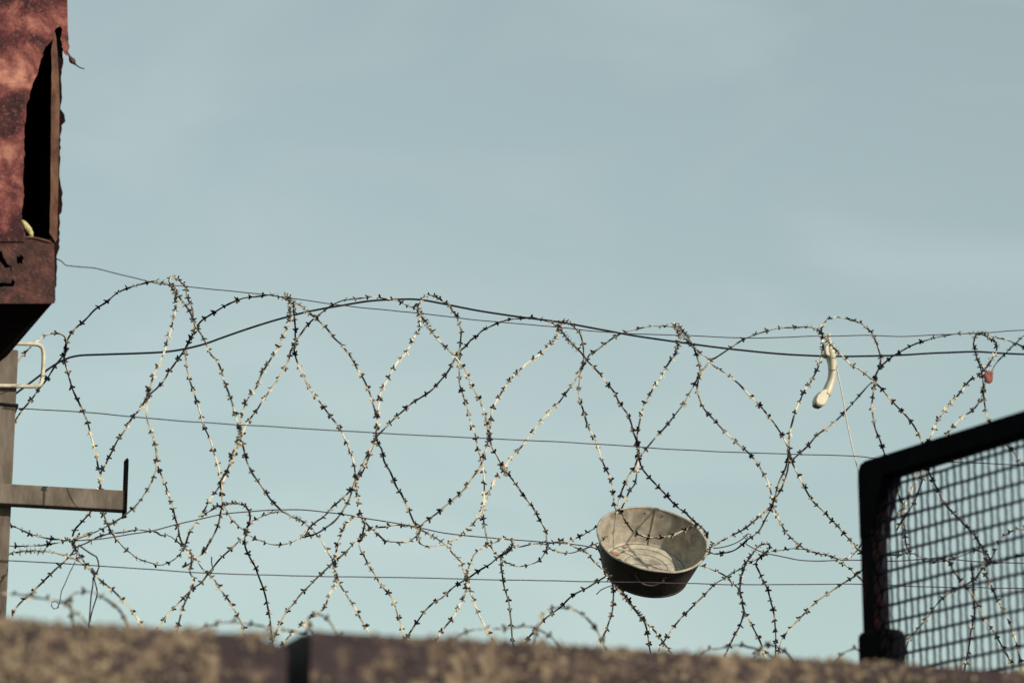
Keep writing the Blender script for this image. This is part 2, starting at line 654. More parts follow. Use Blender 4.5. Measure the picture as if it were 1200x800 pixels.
def strand(root, pts, seed, width=0.0062, thick=0.0024, barb_gap=0.041, collect=None, axis_point=None):
    rnd = random.Random(seed)
    # resample by length
    cum = [0.0]
    for a, b in zip(pts, pts[1:]):
        cum.append(cum[-1] + (b - a).length)
    total = cum[-1]
    step = 0.006
    n = max(2, int(total / step))
    rs = []
    j = 0
    for i in range(n + 1):
        t = total * i / n
        while j < len(cum) - 2 and cum[j + 1] < t:
            j += 1
        k = (t - cum[j]) / max(1e-9, cum[j + 1] - cum[j])
        rs.append(pts[j].lerp(pts[j + 1], min(1, max(0, k))))
    so = rnd.uniform(0, 90)
    for i in range(n + 1):
        t = total * i / n
        q = Vector((t * 16, so, 0))
        rs[i] = rs[i] + Vector((noise.noise(q), noise.noise(q + Vector((0, 9, 3))), noise.noise(q + Vector((0, 3, 9))))) * 0.0032
    frames, verts, faces = [], [], []
    for i in range(n + 1):
        T = (rs[min(i + 1, n)] - rs[max(i - 1, 0)]).normalized()
        if axis_point is not None:
            rad = rs[i] - axis_point(rs[i])
        else:
            rad = Vector((0, -1, 0.3))
        N = rad - T * rad.dot(T)
        if N.length < 1e-4:
            N = T.orthogonal()
        N.normalize()
        roll = 1.0 * noise.noise(Vector((total * i / n * 5.0, so + 31, 2))) + 0.35 * math.sin(total * i / n * 68 + so)
        N = Matrix.Rotation(roll, 3, T) @ N
        Y = N.cross(T)
        frames.append((T, Y, N))
        wv = width * (0.82 + 0.30 * noise.noise(Vector((total * i / n * 40, so, 7))))
        for a, b in ((-1, -1), (1, -1), (1, 1), (-1, 1)):
            verts.append(rs[i] + Y * (a * wv / 2) + N * (b * thick / 2))
    for i in range(n):
        for k in range(4):
            k2 = (k + 1) % 4
            faces.append((i * 4 + k, i * 4 + k2, i * 4 + 4 + k2, i * 4 + 4 + k))
    faces += [(3, 2, 1, 0), tuple(n * 4 + k for k in range(4))]
    st = link('tape_strand', mesh('tape_strand', verts, faces), M['zinc_tape'], root)
    t = rnd.uniform(0.3, 0.7) * barb_gap
    while t < total - 0.008:
        i = min(n, int(t / total * n))
        T, Y, N = frames[i]
        R = Matrix((T, Y, N)).transposed()
        R = R @ Matrix.Rotation(rnd.uniform(-0.45, 0.45), 3, 'X') @ Matrix.Rotation(rnd.uniform(-0.3, 0.3), 3, 'Z')
        sc = rnd.uniform(0.85, 1.12)
        mtx = Matrix.Translation(rs[i] + N * 0.0012) @ R.to_4x4() @ Matrix.Scale(sc, 4)
        if rnd.random() > 0.03:
            collect.append((st, mtx, rnd.randrange(len(BARBS))))
        t += barb_gap * rnd.uniform(0.84, 1.16)
    return st


def place_barbs(root, items, limit=300):
    def key(it):
        p = it[1].translation
        below = p.z < KERB_Z + 0.10
        return (below, (p - CAM).length)
    items = sorted(items, key=key)
    for st, mtx, k in items[:limit]:
        o = bpy.data.objects.new('barb', BARBS[k])
        COL.objects.link(o)
        o.parent = st
        o.matrix_basis = mtx
    rest = items[limit:]
    if rest:
        verts, faces = [], []
        for st, mtx, k in rest:
            b = len(verts)
            verts += [mtx @ v.co for v in BARBS[k].vertices]
            faces += [tuple(b + i for i in p.vertices) for p in BARBS[k].polygons]
        o = link('small_barbs', mesh('small_barbs', verts, faces), M['zinc_tape'], root)
        o['kind'] = 'stuff'


F, B = -1, 1
UPPER = [
    # wide loops: back half rising to the right, front half falling
    [(B, "-18,538 4,512 14,498 22,486 35,470 45,457 55,444 65,428 74,415 77,404 82,393 88,385 100,375 110,364 123,355 138,343 152,337 163,333 178,330 190,331 200,335"),
     (F, "204,338 208,344 214,354 222,365 228,378 231,386 235,390 243,406 248,416 254,424 262,444 270,466 277,490 281,502 281,512 285,524 290,542 297,556 308,572 318,585 327,595 332,600")],
    [(B, "85,628 88,620 95,612 106,600 113,588 117,572 118,558 119,551 124,544 131,528 140,512 147,502 153,493 160,484 165,478 173,465 184,454 192,446 197,437 204,427 212,416 217,408 222,398 230,386 233,380 242,372 255,363 271,355 287,349 303,347 318,346 330,348 338,352"),
     (F, "345,354 350,357 357,363 366,370 378,380 390,394 407,412 418,430 427,446 433,460 437,472 441,485 443,497 441,508 443,520 447,526 450,540 453,546 458,555 465,570 471,580 476,591 480,600 485,612 489,619")],
    [(B, "216,640 222,626 230,612 238,601 245,588 252,577 258,568 264,558 269,548 273,535 278,525 281,514 284,508 288,500 295,489 303,478 308,470 318,455 330,437 337,423 340,412 345,404 350,395 354,389 359,382 370,372 384,361 401,353 420,350 438,348 450,350 463,352 478,358 488,361"),
     (F, "494,370 501,380 511,395 519,403 526,410 532,417 537,423 544,433 553,452 560,465 563,472 568,482 571,495 573,513 577,525 583,533 590,548 600,562 612,578 621,590 629,602 634,612 639,622 641,632")],
    [(B, "357,626 362,619 370,612 380,604 390,594 400,585 410,575 420,560 427,548 432,535 438,520 440,513 448,504 458,495 466,487 480,475 490,468 505,457 514,448 526,433 532,423 538,412 545,406 551,399 560,393 566,387 580,380 592,376 602,374 615,373 624,372 636,375 648,379 655,383"),
     (F, "660,390 666,399 675,407 682,414 687,421 699,434 712,450 720,460 725,470 730,478 735,485 740,497 743,507 746,515 748,527 749,538 752,547 758,555 765,563 776,576 787,587 797,596 807,604 818,615 825,622 829,631")],
    [(B, "491,622 490,632 495,638 506,640 518,638 528,635 539,628 550,620 557,610 563,602 566,595 570,585 574,577 577,567 584,557 590,550 593,545 600,535 612,522 622,510 628,500 640,487 648,478 656,470 666,456 673,447 678,438 683,428 687,422 692,414 701,409 715,398 725,392 732,390 748,385 763,382 777,382 787,383 793,386"),
     (F, "800,395 806,400 815,408 820,413 828,419 838,430 850,437 865,450 881,465 885,470 893,478 905,493 914,505 920,516 924,527 926,536 930,545 935,555 942,570 951,584 960,594 973,608 985,620 995,631 1002,640 1012,651 1024,664")],
    [(B, "723,604 728,595 733,585 738,575 744,565 747,550 749,536 757,525 763,518 770,510 777,503 784,495 790,487 797,478 804,470 808,461 815,447 820,438 827,430 832,422 839,419 853,409 869,399 885,392 897,388 913,385 930,383 946,383 957,386 962,392"),
     (F, "968,398 977,407 982,413 990,420 998,427 1005,431 1015,440 1024,448 1032,455 1040,464 1050,475 1060,485 1068,495 1073,503 1080,517 1083,532 1087,548 1096,568 1105,586 1116,600 1130,615 1142,628 1150,640 1160,655")],
    [(B, "828,643 834,640 840,637 852,630 868,622 878,615 890,605 900,597 906,588 911,580 917,568 922,555 925,540 930,537 945,524 952,516 960,508 973,498 982,490 993,479 1003,468 1010,460 1017,452 1024,445 1028,436 1034,428 1045,418 1052,414 1065,406 1082,400 1097,395 1114,392 1129,391 1143,391 1155,393"),
     (F, "1165,395 1182,399 1200,407 1216,419 1232,440")],
    [(B, "1042,612 1055,600 1065,582 1072,565 1080,545 1100,522 1124,492 1140,480 1150,466 1153,452 1158,442 1162,435 1168,425 1180,412 1190,402 1200,393 1225,388")],
    # narrow loops: front half falling to the left, back half falling to the right
    [("0.24", "-8,452 8,438 22,422 30,412 50,395 60,390"),
     (B, "70,390 76,394 78,402 76,412 75,420 78,430 81,441 86,457 92,471 98,483 102,492 107,512 112,530 115,548 117,560 118,576 119,590 121,601 126,613 131,625 140,636 157,651 170,657 180,660 190,662 205,655 213,645 216,639")],
    [(F, "82,634 95,629 110,624 125,617 142,606 155,595 165,585 175,570 181,556 184,548 183,527 179,512 176,502 172,490 172,480 172,470 173,463 176,453 179,443 183,433 187,425 191,413 195,402 197,395 201,385 205,366 206,352 206,342 200,333"),
     (B, "198,328 203,325 210,328 216,336 219,345 221,351 225,362 226,373 228,381 227,389 223,397 218,409 218,417 219,430 222,445 226,457 230,470 234,483 240,499 247,515 251,530 256,549 258,560 260,572 261,585 264,595 270,604 278,615 286,622 294,628 305,633 318,637 332,637 345,634 355,628 360,621")],
    [(B, "184,546 189,555 195,572 200,588 205,606 209,622 211,632 214,640")],
    [(F, "236,650 240,645 247,634 252,624 256,612 259,600 261,588 260,578 258,567 262,558 268,548 271,535 276,522 281,508 281,497 283,488 286,475 290,467 297,457 302,450 305,440 311,430 318,420 325,410 332,395 337,384 340,372 340,362 339,352"),
     (B, "334,345 340,349 343,355 344,368 346,380 346,392 347,402 345,410 346,415 348,422 352,434 360,450 367,460 374,470 381,480 389,490 398,503 404,515 409,525 414,540 416,553 418,567 419,578 421,595 425,606 430,614 440,623 444,627 452,633 462,635 470,636 478,635 487,629 492,622")],
    [(F, "358,629 365,628 373,625 381,619 390,612 400,601 408,588 413,574 418,560 424,548 430,535 436,523 441,512 442,497 443,485 445,470 447,460 452,450 458,436 465,425 475,414 482,403 490,387 492,378 492,366 491,357"),
     (B, "495,350 499,347 504,346 512,349 520,354 527,358 530,363 535,370 538,380 540,388 540,400 539,410 537,420 538,430 539,450 543,465 545,472 549,487 552,497 557,510 559,525 564,537 566,550 567,560 568,575 567,590 566,603 567,612 569,624 571,632 576,640 580,646 586,653 592,659 598,660 605,663 613,663 625,660 634,654 640,644 642,637")],
    [(F, "489,623 492,618 500,610 512,601 526,589 540,576 554,560 563,548 567,534 570,522 572,513 573,505 575,492 577,480 583,468 588,458 598,445 608,435 620,424 630,417 641,408 648,402 653,395 655,386"),
     (B, "657,378 663,376 668,379 675,386 681,394 684,410 684,418 683,428 680,437 679,448 678,460 680,470 683,480 686,491 692,505 699,520 705,537 710,550 715,560 718,575 719,590 722,600")],
    [(F, "723,601 725,587 728,577 732,567 738,555 745,545 748,530 746,513 748,500 750,490 754,478 757,470 764,458 775,440 784,425 793,412 796,397 795,388"),
     (B, "789,380 794,381 798,385 805,395 812,405 816,416 819,427 820,438 818,448 817,458 820,468 825,479 836,491 850,506 863,518 873,527 880,534 887,542 893,552 898,560 902,570 904,580 907,593 912,606 920,622 928,631 936,638 946,644 958,648 968,650 979,653 990,654 997,651 1004,645 1009,637 1016,628 1026,616")],
    [(F, "826,645 838,648 848,647 860,644 869,638 876,632 886,625 891,619 897,607 903,597 907,585 909,575 913,562 920,548 924,532 925,522 926,508 929,493 932,483 940,463 947,452 953,440 960,426 964,412 964,398 962,388"),
     (B, "964,381 970,375 980,371 992,373 1005,377 1017,386 1024,395 1029,407 1032,420 1030,432 1026,440 1024,450 1023,460 1022,478 1023,490 1026,503 1031,515 1037,532 1044,552 1052,577 1058,590 1060,603 1061,625 1062,640 1067,650")],
    [(F, "1050,622 1060,605 1070,590 1080,565 1086,535 1089,515 1092,508 1097,495 1105,484 1115,472 1125,460 1135,448 1146,440 1156,430 1163,420 1168,412 1167,402 1160,396"),
     (B, "1152,390 1145,391 1141,400 1142,410 1145,420 1149,430 1151,440 1152,455 1154,475 1156,485 1160,495 1167,507 1175,517 1188,530 1200,545 1220,565")],
    # the bight that hangs in front of the basin
    [("-0.33", "722,598 727,597 730,606 735,614 741,622 749,626 758,629 768,630 782,629 795,624 808,619 818,615 826,622 831,634")],
]
LOWER = [
    [("0.22", "-30,600 14,616"), (B, "30,623 49,629 63,632 76,631 82,632 96,627 108,623")],
    [("0.22", "-30,641 10,640"), (B, "28,640 46,639 60,637 69,636 80,633 88,632")],
    [("0.22", "-30,662 8,650 22,646"), (F, "36,645 47,646 64,647 76,651 88,656 98,660 108,668 114,675 120,681 130,689 143,703 152,712 160,724 163,730")],
    [(B, "84,634 86,644 77,656 67,665 58,674 43,688 36,696 26,704 16,716 13,724")],
    [(B, "86,641 100,636 112,630 122,627 131,625 144,623 160,621 172,622 183,623 188,627 198,628 206,634 213,640")],
    [(F, "84,636 90,646 95,653 102,662 108,668")],
    [(F, "223,646 224,660 222,670 227,680 221,696 214,712 210,728")],
    [(B, "189,731 198,718 214,702 226,689 237,681 247,668 253,660 262,650 270,643 278,635 285,627 288,620 295,612 304,606 314,602 325,599 332,600"),
     (F, "345,606 352,609 358,613 366,620 372,627 378,635 384,645 390,656 393,668 394,676 398,684 405,695 411,705 416,713 421,722 427,731 433,741")],
    [(F, "216,642 222,646 230,656 240,669 246,674 252,681 265,699 271,707 276,716 282,728 285,740")],
    [(F, "214,664 221,661 227,656 233,652 240,644 248,630")],
    [(F, "236,606 240,602 250,596 262,592 273,590"),
     (B, "283,591 290,596 293,604 292,612 288,622 287,637 290,646 298,663 303,674 309,691 312,701 315,721 317,732 318,742")],
    [(B, "323,742 331,724 338,713 345,706 351,698 358,690 366,682 372,676 380,668 387,662 398,653 406,645 415,635 424,628 433,621 442,618 452,617 462,615 469,615 478,616 484,617 491,620"),
     (F, "496,622 508,629 521,637 532,650 540,659 544,670 547,678 549,686 554,700 561,720 569,734 578,751")],
    [(F, "350,735 366,722 378,714 385,700 392,685 394,676 393,665 393,654 395,638 399,628 404,618 410,610 416,606"),
     (B, "421,605 426,609 427,616 424,628 421,640 426,651 434,665 448,687 455,695 460,703 466,722 470,733 472,742")],
    [(B, "480,742 489,728 500,714 509,705 517,701 525,693 532,687 547,678 556,672 573,661 585,652 596,644 602,640 610,640 623,637 634,636 640,637 651,635 658,634"),
     (F, "664,635 672,640 686,646 692,653 698,660 706,667 711,672 718,684 727,693 737,705 744,714 750,721 760,732 771,743 784,761")],
    [(F, "517,741 529,725 538,710 544,698 547,686 548,676 549,667 551,659 554,652 560,646 571,639 580,635 588,632 593,630"),
     (B, "600,634 600,640 594,646 587,653 587,660 588,669 591,686 596,704 598,724 601,747")],
    [(F, "644,642 650,646 658,648 667,648 678,645 684,643 692,640 702,635 712,628")],
    [(B, "651,635 664,634 672,631 688,624 704,613 720,602")],
    [(B, "616,754 620,746 628,737 637,726 647,718 656,711 664,703 672,697 681,692 689,688 704,679 711,674 718,668")],
    [(F, "718,684 719,700 716,720 710,738 702,755")],
    [(B, "698,638 704,648 706,660 712,672 722,686 732,697 741,709 750,721 756,732 759,743 762,760")],
    [(B, "774,759 780,748 787,738 798,724 811,710 826,696 839,683 848,678 856,673 868,666 877,660 888,655 896,649 904,646 920,644 930,642 942,643 950,646 958,648"),
     (F, "968,650 979,653 986,658 993,663 1001,669 1010,679 1022,692")],
    [(F, "856,753 861,743 867,732 871,722 872,714 869,705 867,692 869,676 873,663 880,652 887,642 894,638"),
     (B, "901,637 902,642 895,648 886,658 890,669 894,680 901,696 906,715 908,733 909,748 909,762")],
    [(F, "820,662 829,665 838,669 846,672 854,678 858,684 865,688 868,696 870,706 872,716 878,726 886,742 894,760")],
    [(B, "914,760 916,750 923,740 935,726 943,718 950,711 960,702 972,694 984,685 996,678 1010,668 1026,655 1040,650 1055,650 1065,647"),
     (F, "1078,652 1090,658 1110,655 1120,672 1130,685 1142,700 1150,720 1165,740 1180,767")],
    [(B, "1060,768 1065,750 1085,725 1105,700 1120,690 1140,680 1150,668 1160,658 1166,645 1172,632 1185,622 1205,618")],
    [(B, "1090,660 1110,656 1130,650 1145,645 1158,652 1165,659 1180,655 1200,650 1220,648")],
    [(F, "1150,640 1157,652 1152,666 1160,682 1172,708 1185,735 1196,772")],
    [(F, "1138,660 1140,680 1142,710 1138,740 1132,776")],
]
NEAR = [
    [(-0.05, "-12,694 0,695 17,696 42,700 66,703 78,708 86,715 95,722")],
    [(0.08, "84,722 82,706 83,699 88,694 100,693 112,695 120,700 130,706 138,712 144,720 148,728")],
    [(0.0, "240,734 264,729 280,729 298,732 310,734 324,736 338,738 356,742")],
    [(0.05, "368,742 362,732 361,724 366,719 374,719 380,721 387,728 394,738 400,746")],
    [(0.0, "530,748 550,738 568,736 592,735 610,734 624,734 634,738 646,746 655,756")],
    [(0.1, "627,750 631,732 634,722 640,714 652,711 664,711 674,714 684,721 692,729 699,738 706,752")],
    [(0.0, "818,768 830,760 840,759 852,758 864,756 878,758 894,762 906,770")],
    [(0.1, "884,768 894,757 904,756 914,759 924,766 932,776")],
    [(0.0, "972,780 984,768 994,762 1002,759 1007,762 1009,770")],
]


def axis_for(zc):
    def f(p):
        s = (p - COIL.p0).dot(COIL.t)
        return COIL.at(s, 0.0, zc)
    return f


UP_CLIPS = [(203, 337, B, 60), (229, 387, B, -60), (340, 352, B, 50), (345, 406, B, -65), (490, 362, B, 60), (538, 418, B, -70), (655, 384, B, 50),
            (683, 428, B, -65), (795, 388, B, 50), (819, 440, B, -75), (963, 391, B, 60), (1025, 446, B, -60), (1156, 393, B, 20), (1152, 456, B, 80),
            (76, 412, B, -75), (281, 506, F, 85), (440, 511, F, 85), (573, 512, F, 85), (748, 530, F, 85), (925, 533, F, 80), (173, 465, F, -60), (590, 550, B, 40)]
LOW_CLIPS = [(83, 634, F, 30), (87, 642, F, 70), (215, 641, F, -60), (289, 624, B, -60), (358, 626, B, -60), (424, 628, B, -45), (491, 621, F, -70), (596, 644, B, -40),
             (641, 638, F, 70), (833, 639, F, -60), (896, 649, B, -30), (1159, 657, F, 30), (547, 678, F, 80), (394, 676, F, 80), (712, 674, F, 50), (750, 720, F, 50), (110, 671, F, 50)]


def clip(root, x, y, side, ang, sd):
    rnd = random.Random(sd)
    off = coil_offset(x, y, side)
    c = COIL.hit(x, y, off)
    a = math.radians(ang)
    T = (COIL.t * math.cos(a) - Vector((0, 0, 1)) * math.sin(a)).normalized()
    A = T.cross(COIL.n).normalized()
    n = 34
    ln = rnd.uniform(0.018, 0.032)
    r0 = rnd.uniform(0.0042, 0.0060)
    pts = []
    for i in range(n + 1):
        u = i / n
        w_ = 2 * math.pi * 3.4 * u
        r = r0 * (1 + 0.4 * noise.noise(Vector((u * 5, sd, 0)))) + (0.007 * max(0, u - 0.85) / 0.15)
        pts.append(c + T * (ln * (u - 0.5)) + A * (r * math.cos(w_)) + COIL.n * (r * math.sin(w_)))
    link('wire_clip', tube_mesh('wire_clip', pts, 0.0019, 5), M['dark_wire'], root)


z_up = COIL.hit(600, 498)[2]
z_lo = COIL.hit(600, 785)[2]
seed = 1
for nm, data, zc, lab in (
        ('razor_wire_coil', UPPER, z_up, 'upper of the two stacked razor wire coils, big round loops against the sky'),
        ('razor_wire_coil', LOWER, z_lo, 'lower razor wire coil, tangled loops sinking behind the parapet below the basin')):
    root = thing(nm, lab, 'razor wire', COIL.at(0, 0, KERB_Z), 'razor wire coils')
    bl = []
    for parts in data:
        pts = strand_points(parts)
        strand(root, pts, seed, collect=bl, axis_point=axis_for(zc))
        seed += 1
    for cx, cy, sd, ang in (UP_CLIPS if data is UPPER else LOW_CLIPS):
        clip(root, cx, cy, sd, ang, seed)
        seed += 1
    place_barbs(root, bl)

NEARP = Plane(6.9, 18.3)
root = thing('razor_wire_coil', 'blurred low razor wire just behind the parapet, only loop tops showing', 'razor wire',
             NEARP.at(0, 0, DECK_Z), 'razor wire coils')
bl = []
z_nr = NEARP.hit(600, 850)[2]
for parts in NEAR:
    pts = strand_points(parts, NEARP, near=True, drop_to=DECK_Z + 0.003)
    strand(root, pts, seed, collect=bl, axis_point=lambda p: NEARP.at((p - NEARP.p0).dot(NEARP.t), 0, z_nr))
    seed += 1
place_barbs(root, bl)

# ------------------------------------------------------------------ plain wires
OP = 0.06                                   # offset of the post's front face


def wire(name, label, txt, rad, mat_, off, wob=0.0, cat='wire', group='plain wires strung along the coils', ramp=None):
    raw = P(txt)
    dense = catmull(raw, 6.0)
    pts = []
    for x, y in dense:
        oo = off
        if ramp is not None:                # from where the wire is tied at the left to its place on the coil
            k = min(1.0, max(0.0, (x - raw[0][0] - 8) / 230))
            oo = ramp + (off - ramp) * k * k * (3 - 2 * k)
        pts.append(COIL.hit(x, y + wob * noise.noise(Vector((x * 0.03, off * 7, 1))), oo))
    o = link(name, tube_mesh(name, pts, rad, 6), mat_)
    return tag(o, label, cat, group)


wire('steel_wire', 'thin top wire running from the rusty cabinet edge across the loop tops',
     "66,303 72,306 77,311 85,312 95,313 110,314 130,319 155,325 180,331 200,334 240,338 300,344 345,350 420,360 500,368 560,375 660,384 720,390 800,393 880,396 950,394 1010,393 1060,394 1100,392 1150,390 1200,387 1260,384",
     0.0015, M['dark_wire'], -0.02, 0.6, ramp=-0.54)
wire('black_cable', 'thick black cable rising over the second and third loops, then sagging right',
     "12,466 20,460 40,445 60,430 76,421 90,417 110,415.5 160,414 190,412.5 215,409 240,403 262,395 300,382 345,369 372,363 400,358 430,353 460,351 490,351 520,356 560,364 600,370 660,378 730,391 790,400 850,408 920,415 980,417.5 1040,416.5 1100,413.5 1140,412 1170,413.5 1200,415 1250,417",
     0.0031, M['black_cable'], 0.11, 0.3, 'cable')
wire('steel_wire', 'thin middle wire crossing the upper coil at half height',
     "4,476.5 20,478 60,480.5 100,483 175,490 240,495 350,501.5 440,507 520,511 600,515 700,520 800,527 900,531 1000,534 1030,537 1100,540 1200,545 1260,548",
     0.0015, M['dark_wire'], -0.37, 0.4, ramp=OP - 0.006)
wire('steel_wire', 'thin lower wire passing straight in front of the metal basin',
     "-4,656 8,656.5 60,659 120,663 180,667 240,671 300,673 380,675 480,676.5 560,678.5 640,680 720,681.5 800,683 860,684.5 930,684.5 1010,684 1080,687 1200,689 1260,690",
     0.0015, M['dark_wire'], -0.27, 0.4, ramp=OP - 0.006)
wire('steel_wire', 'curved slack wire humping over the waist between the two coils left of basin',
     "82,634 100,632.5 120,631 150,626 176,622 200,616 230,609 262,602 300,598.5 330,597 360,597.5 400,602 440,609 480,615.5 520,624 560,628.5 600,632 640,635 668,637 690,640 712,646",
     0.0017, M['dark_wire'], 0.0, 0.4)
wire('steel_wire', 'short looped wire end curling between the basin and the mesh panel',
     "836,642 846,641 857,638 866,634 873,629 876,625 880,626 880,630 875,632 871,628 875,626 876,632 874,637 881,641 889,645 897,648 908,650 922,653 938,656 960,657 985,656 1010,656 1050,657 1100,654 1150,658 1220,660",
     0.0017, M['dark_wire'], -0.02, 0.0)
# loose wire ends tied in the knot at the left
wire('tie_wire', 'loose wire end with a small ring, dangling beside the post',
     "92,640 90,650 88,658 82,670 76,684 72,692 71,698 70,706 67,712 63,713 60,709 61,705 66,704 69,708 68,712",
     0.0015, M['dark_wire'], -0.08, 0.0, group='loose tie wires at the knot')
wire('tie_wire', 'kinked loose wire hanging straight down right of the ringed one',
     "92,638 100,644 106,648 113,652 115,657 116,664 113,672 109,677 109,684 107,696 106,708 105,722 104,735",
     0.0023, M['dark_wire'], -0.09, 0.0, group='loose tie wires at the knot')
wire('tie_wire', 'short bent wire spike sticking up at a lower coil crossing',
     "248,652 248,660 250,667 246,672 241,669", 0.002, M['dark_wire'], -0.08, group='loose tie wires at the knot')
wire('tie_wire', 'thin curved wire whisker left of the basin underside',
     "699,696 704,691 710,688 716,686 721,684", 0.0016, M['dark_wire'], -0.1, group='loose tie wires at the knot')
wire('tie_wire', 'pair-forming light wire drooping below the left knot to the parapet',
     "110,676 112,684 114,694 112,703 109,712 106,724 105,736", 0.002, M['zinc_tape'], -0.07, group='loose tie wires at the knot')
wire('string', 'thin pale string hanging down from the telephone handset',
     "976,404 979,420 981,434 985,452 988,468 991,486 994,502 997,516 1000,530 1004,545 1008,558 1011,575 1014,600", 0.0023, M['string'], 0.12,
     1.5, 'string', None)

# ------------------------------------------------------------------ post, cross arm and bracket at the left
sp1, _ = COIL.sz(14.5, 565, OP)             # right edge half way up
post = thing('steel_post', 'weathered grey-brown post with a cross arm, left edge under the rusty cabinet', 'post',
             COIL.at(sp1 - 0.06, OP + 0.05, KERB_Z + 0.002))
OC = -0.56                                  # front of the cabinet
s_c, z_c = COIL.sz(64, 354, OC)             # its lower right front corner
pw = 0.115
bevel(link('upright', pbox('upright', COIL, sp1 - pw, sp1, OP, OP + 0.10, KERB_Z + 0.002, z_c + 0.02), M['weathered_steel'], post), 0.004)
OA = OP - 0.052
sa1, za_t = COIL.sz(147, 575, OA)
zb_ = COIL.sz(147, 598, OA)[1]
za_l = COIL.sz(10, 566, OA)[1]
sa0 = COIL.sz(-60, 570, OA)[0]
za = 0.5 * (za_t + za_l)
hgt = (za_t - zb_)
bevel(link('cross_arm', pbox('cross_arm', COIL, sa0, sa1, OA, OP - 0.002, za - hgt, za), M['weathered_steel'], post), 0.003)
zt_ = COIL.sz(148, 535, OA)[1]
zb2 = COIL.sz(148, 603, OA)[1]
ep = plate('end_plate', [(0, zb2), (0, zt_ - 0.012), (0.02, zt_ - 0.002), (0.075, zt_), (0.075, zb2)], [],
           lambda a, b: COIL.at(sa1 + 0.001, OA - 0.012 + a, b), COIL.t * 0.004)
link('end_plate', ep, M['rust_and_shade'], post)
# bracket of bent rod
OH = OP - 0.014
hp = [COIL.hit(x, y, OH) for x, y in catmull(P("-40,402 0,402 22,402.5 38,403 45,404 49.5,407 51,413 51,425 50,438 49,446 47,450.5 42,452.5 30,452.5 10,452 -12,451.5 -40,451"), 2.5)]
link('rod_bracket', tube_mesh('rod_bracket', hp, 0.0062, 8), M['cream_paint'], post)
bz = COIL.sz(5, 475, OP)[1]
ring = []
for (a, o_) in ((sp1 - pw - 0.004, OP - 0.004), (sp1 + 0.004, OP - 0.004), (sp1 + 0.004, OP + 0.104), (sp1 - pw - 0.004, OP + 0.104)):
    ring.append((a, o_))
pts = []
for i in range(4):
    a, b = ring[i], ring[(i + 1) % 4]
    for k in range(8):
        t = k / 8
        pts.append(COIL.at(a[0] + (b[0] - a[0]) * t, a[1] + (b[1] - a[1]) * t, bz + 0.004 * math.sin(i * 2 + t * 3)))
link('wire_band', tube_mesh('wire_band', pts, 0.004, 6, True), M['black_cable'], post)

# ------------------------------------------------------------------ rusty cabinet
cab = thing('rusty_cabinet', 'rust-red torn sheet metal cabinet high on the post, top left', 'cabinet', COIL.at(s_c - 0.25, OC + 0.3, z_c))
sC0 = COIL.sz(-170, 200, OC)[0]             # far left side, outside the picture
zC1 = COIL.sz(60, -150, OC)[1]              # top, outside the picture
sr = COIL.sz(72, 200, OC)[0]


def cpx(off):
    return lambda x, y: COIL.hit(x, y, off)


def jag(pts, amp, step, seed):
    rnd = random.Random(seed)
    res = []
    for (x0, y0), (x1, y1) in zip(pts, pts[1:]):
        n = max(1, int(math.hypot(x1 - x0, y1 - y0) / step))
        for k in range(n):
            t = k / n
            res.append((x0 + (x1 - x0) * t + rnd.uniform(-amp, amp), y0 + (y1 - y0) * t + rnd.uniform(-amp, amp) * 0.5))
    res.append(pts[-1])
    return res


tear = jag(P("74,59 72,50 71,42 73,34 70,31 66,34 64,37 63,42 59,50 54,55 51,62 48,70 46,78 43,88 39,98 36,108 34,116 31,122 30,130 31,138 29,150 28,165 29,180 28,195 27,210 28,225 27,238 26,250 25,258 28,266 30,274 29,283"), 0.8, 4, 5)
outer = [(-172, 283), (-175, -152), (82, -152), (80, -40), (79, 0), (79.5, 36)] + jag(P("79.5,40 81,46 80,50 82,55 80,60 81,64 78,65 75,62"), 0.6, 3, 6) + tear
blk = COIL.n * 0.0025
link('front_sheet', plate('front_sheet', outer, [], cpx(OC), blk), M['rust_sheet'], cab)['label'] = 'red torn sheet with painted highlights and a ragged edge'
# the lower apron, with rust holes
ap = [(-172, 284), (10, 281), (29, 279), (44, 280), (60, 283), (63.5, 286), (65, 352), (62, 355.5), (-172, 355.5)]
h1 = jag(P("20,300 23,301 24,297 26,300 29,302 26,305 27,310 23,308 21,311 19.5,306"), 0.5, 2, 21)
h2 = jag(P("-3,296 2,294 3,300 6,304 8,309 13,312 14,322 11.5,313 6,314 1,307 -3,305"), 0.4, 2, 22)
h3 = jag(P("-12,333 4,331 12,332 15,326 17.5,331 16,336 6,335.5 -12,338"), 0.4, 2, 23)
link('lower_panel', plate('lower_panel', ap, [h1, h2, h3], cpx(OC + 0.006), blk), M['rust_panel'], cab)
# bright folded lip at the bottom of the opening
lp = [COIL.hit(x, y, OC + 0.003) for x, y in catmull(P("28,279 34,278 42,279 50,281 59,283.5"), 3)]
link('opening_lip', tube_mesh('opening_lip', lp, 0.0032, 6), M['rust_edge'], cab)
# corner angle iron seen through the tear
an = jag(P("64,37 66,44 67,60 69,90 70,130 69,180 68,230 67,280 65,284"), 0.25, 9, 2) + \
     jag(P("58,284 59,240 59.5,180 60,120 60.5,80 60,60 62,46 64,37"), 0.25, 9, 3)[1:-1]
link('corner_angle', plate('corner_angle', an, [], cpx(OC + 0.010), COIL.n * 0.005), M['rust_edge'], cab)
# ragged outer strip of the side skin
st_ = jag(P("69,40 74,58 74,70 72,90 72.5,110 71,128 75,134 76,142 73,147 71,156 70.5,190 70,212 73,222 73,248 70,252 69.5,290 67,300 67,318 66,330 64,355"), 0.7, 4, 11) + \
      [(57, 355), (57, 300), (58, 284), (60, 200), (61, 130), (62, 80), (64, 50)]
link('side_strip', plate('side_strip', st_, [], cpx(OC + 0.0160), COIL.n * 0.004), M['rust_and_shade'], cab)
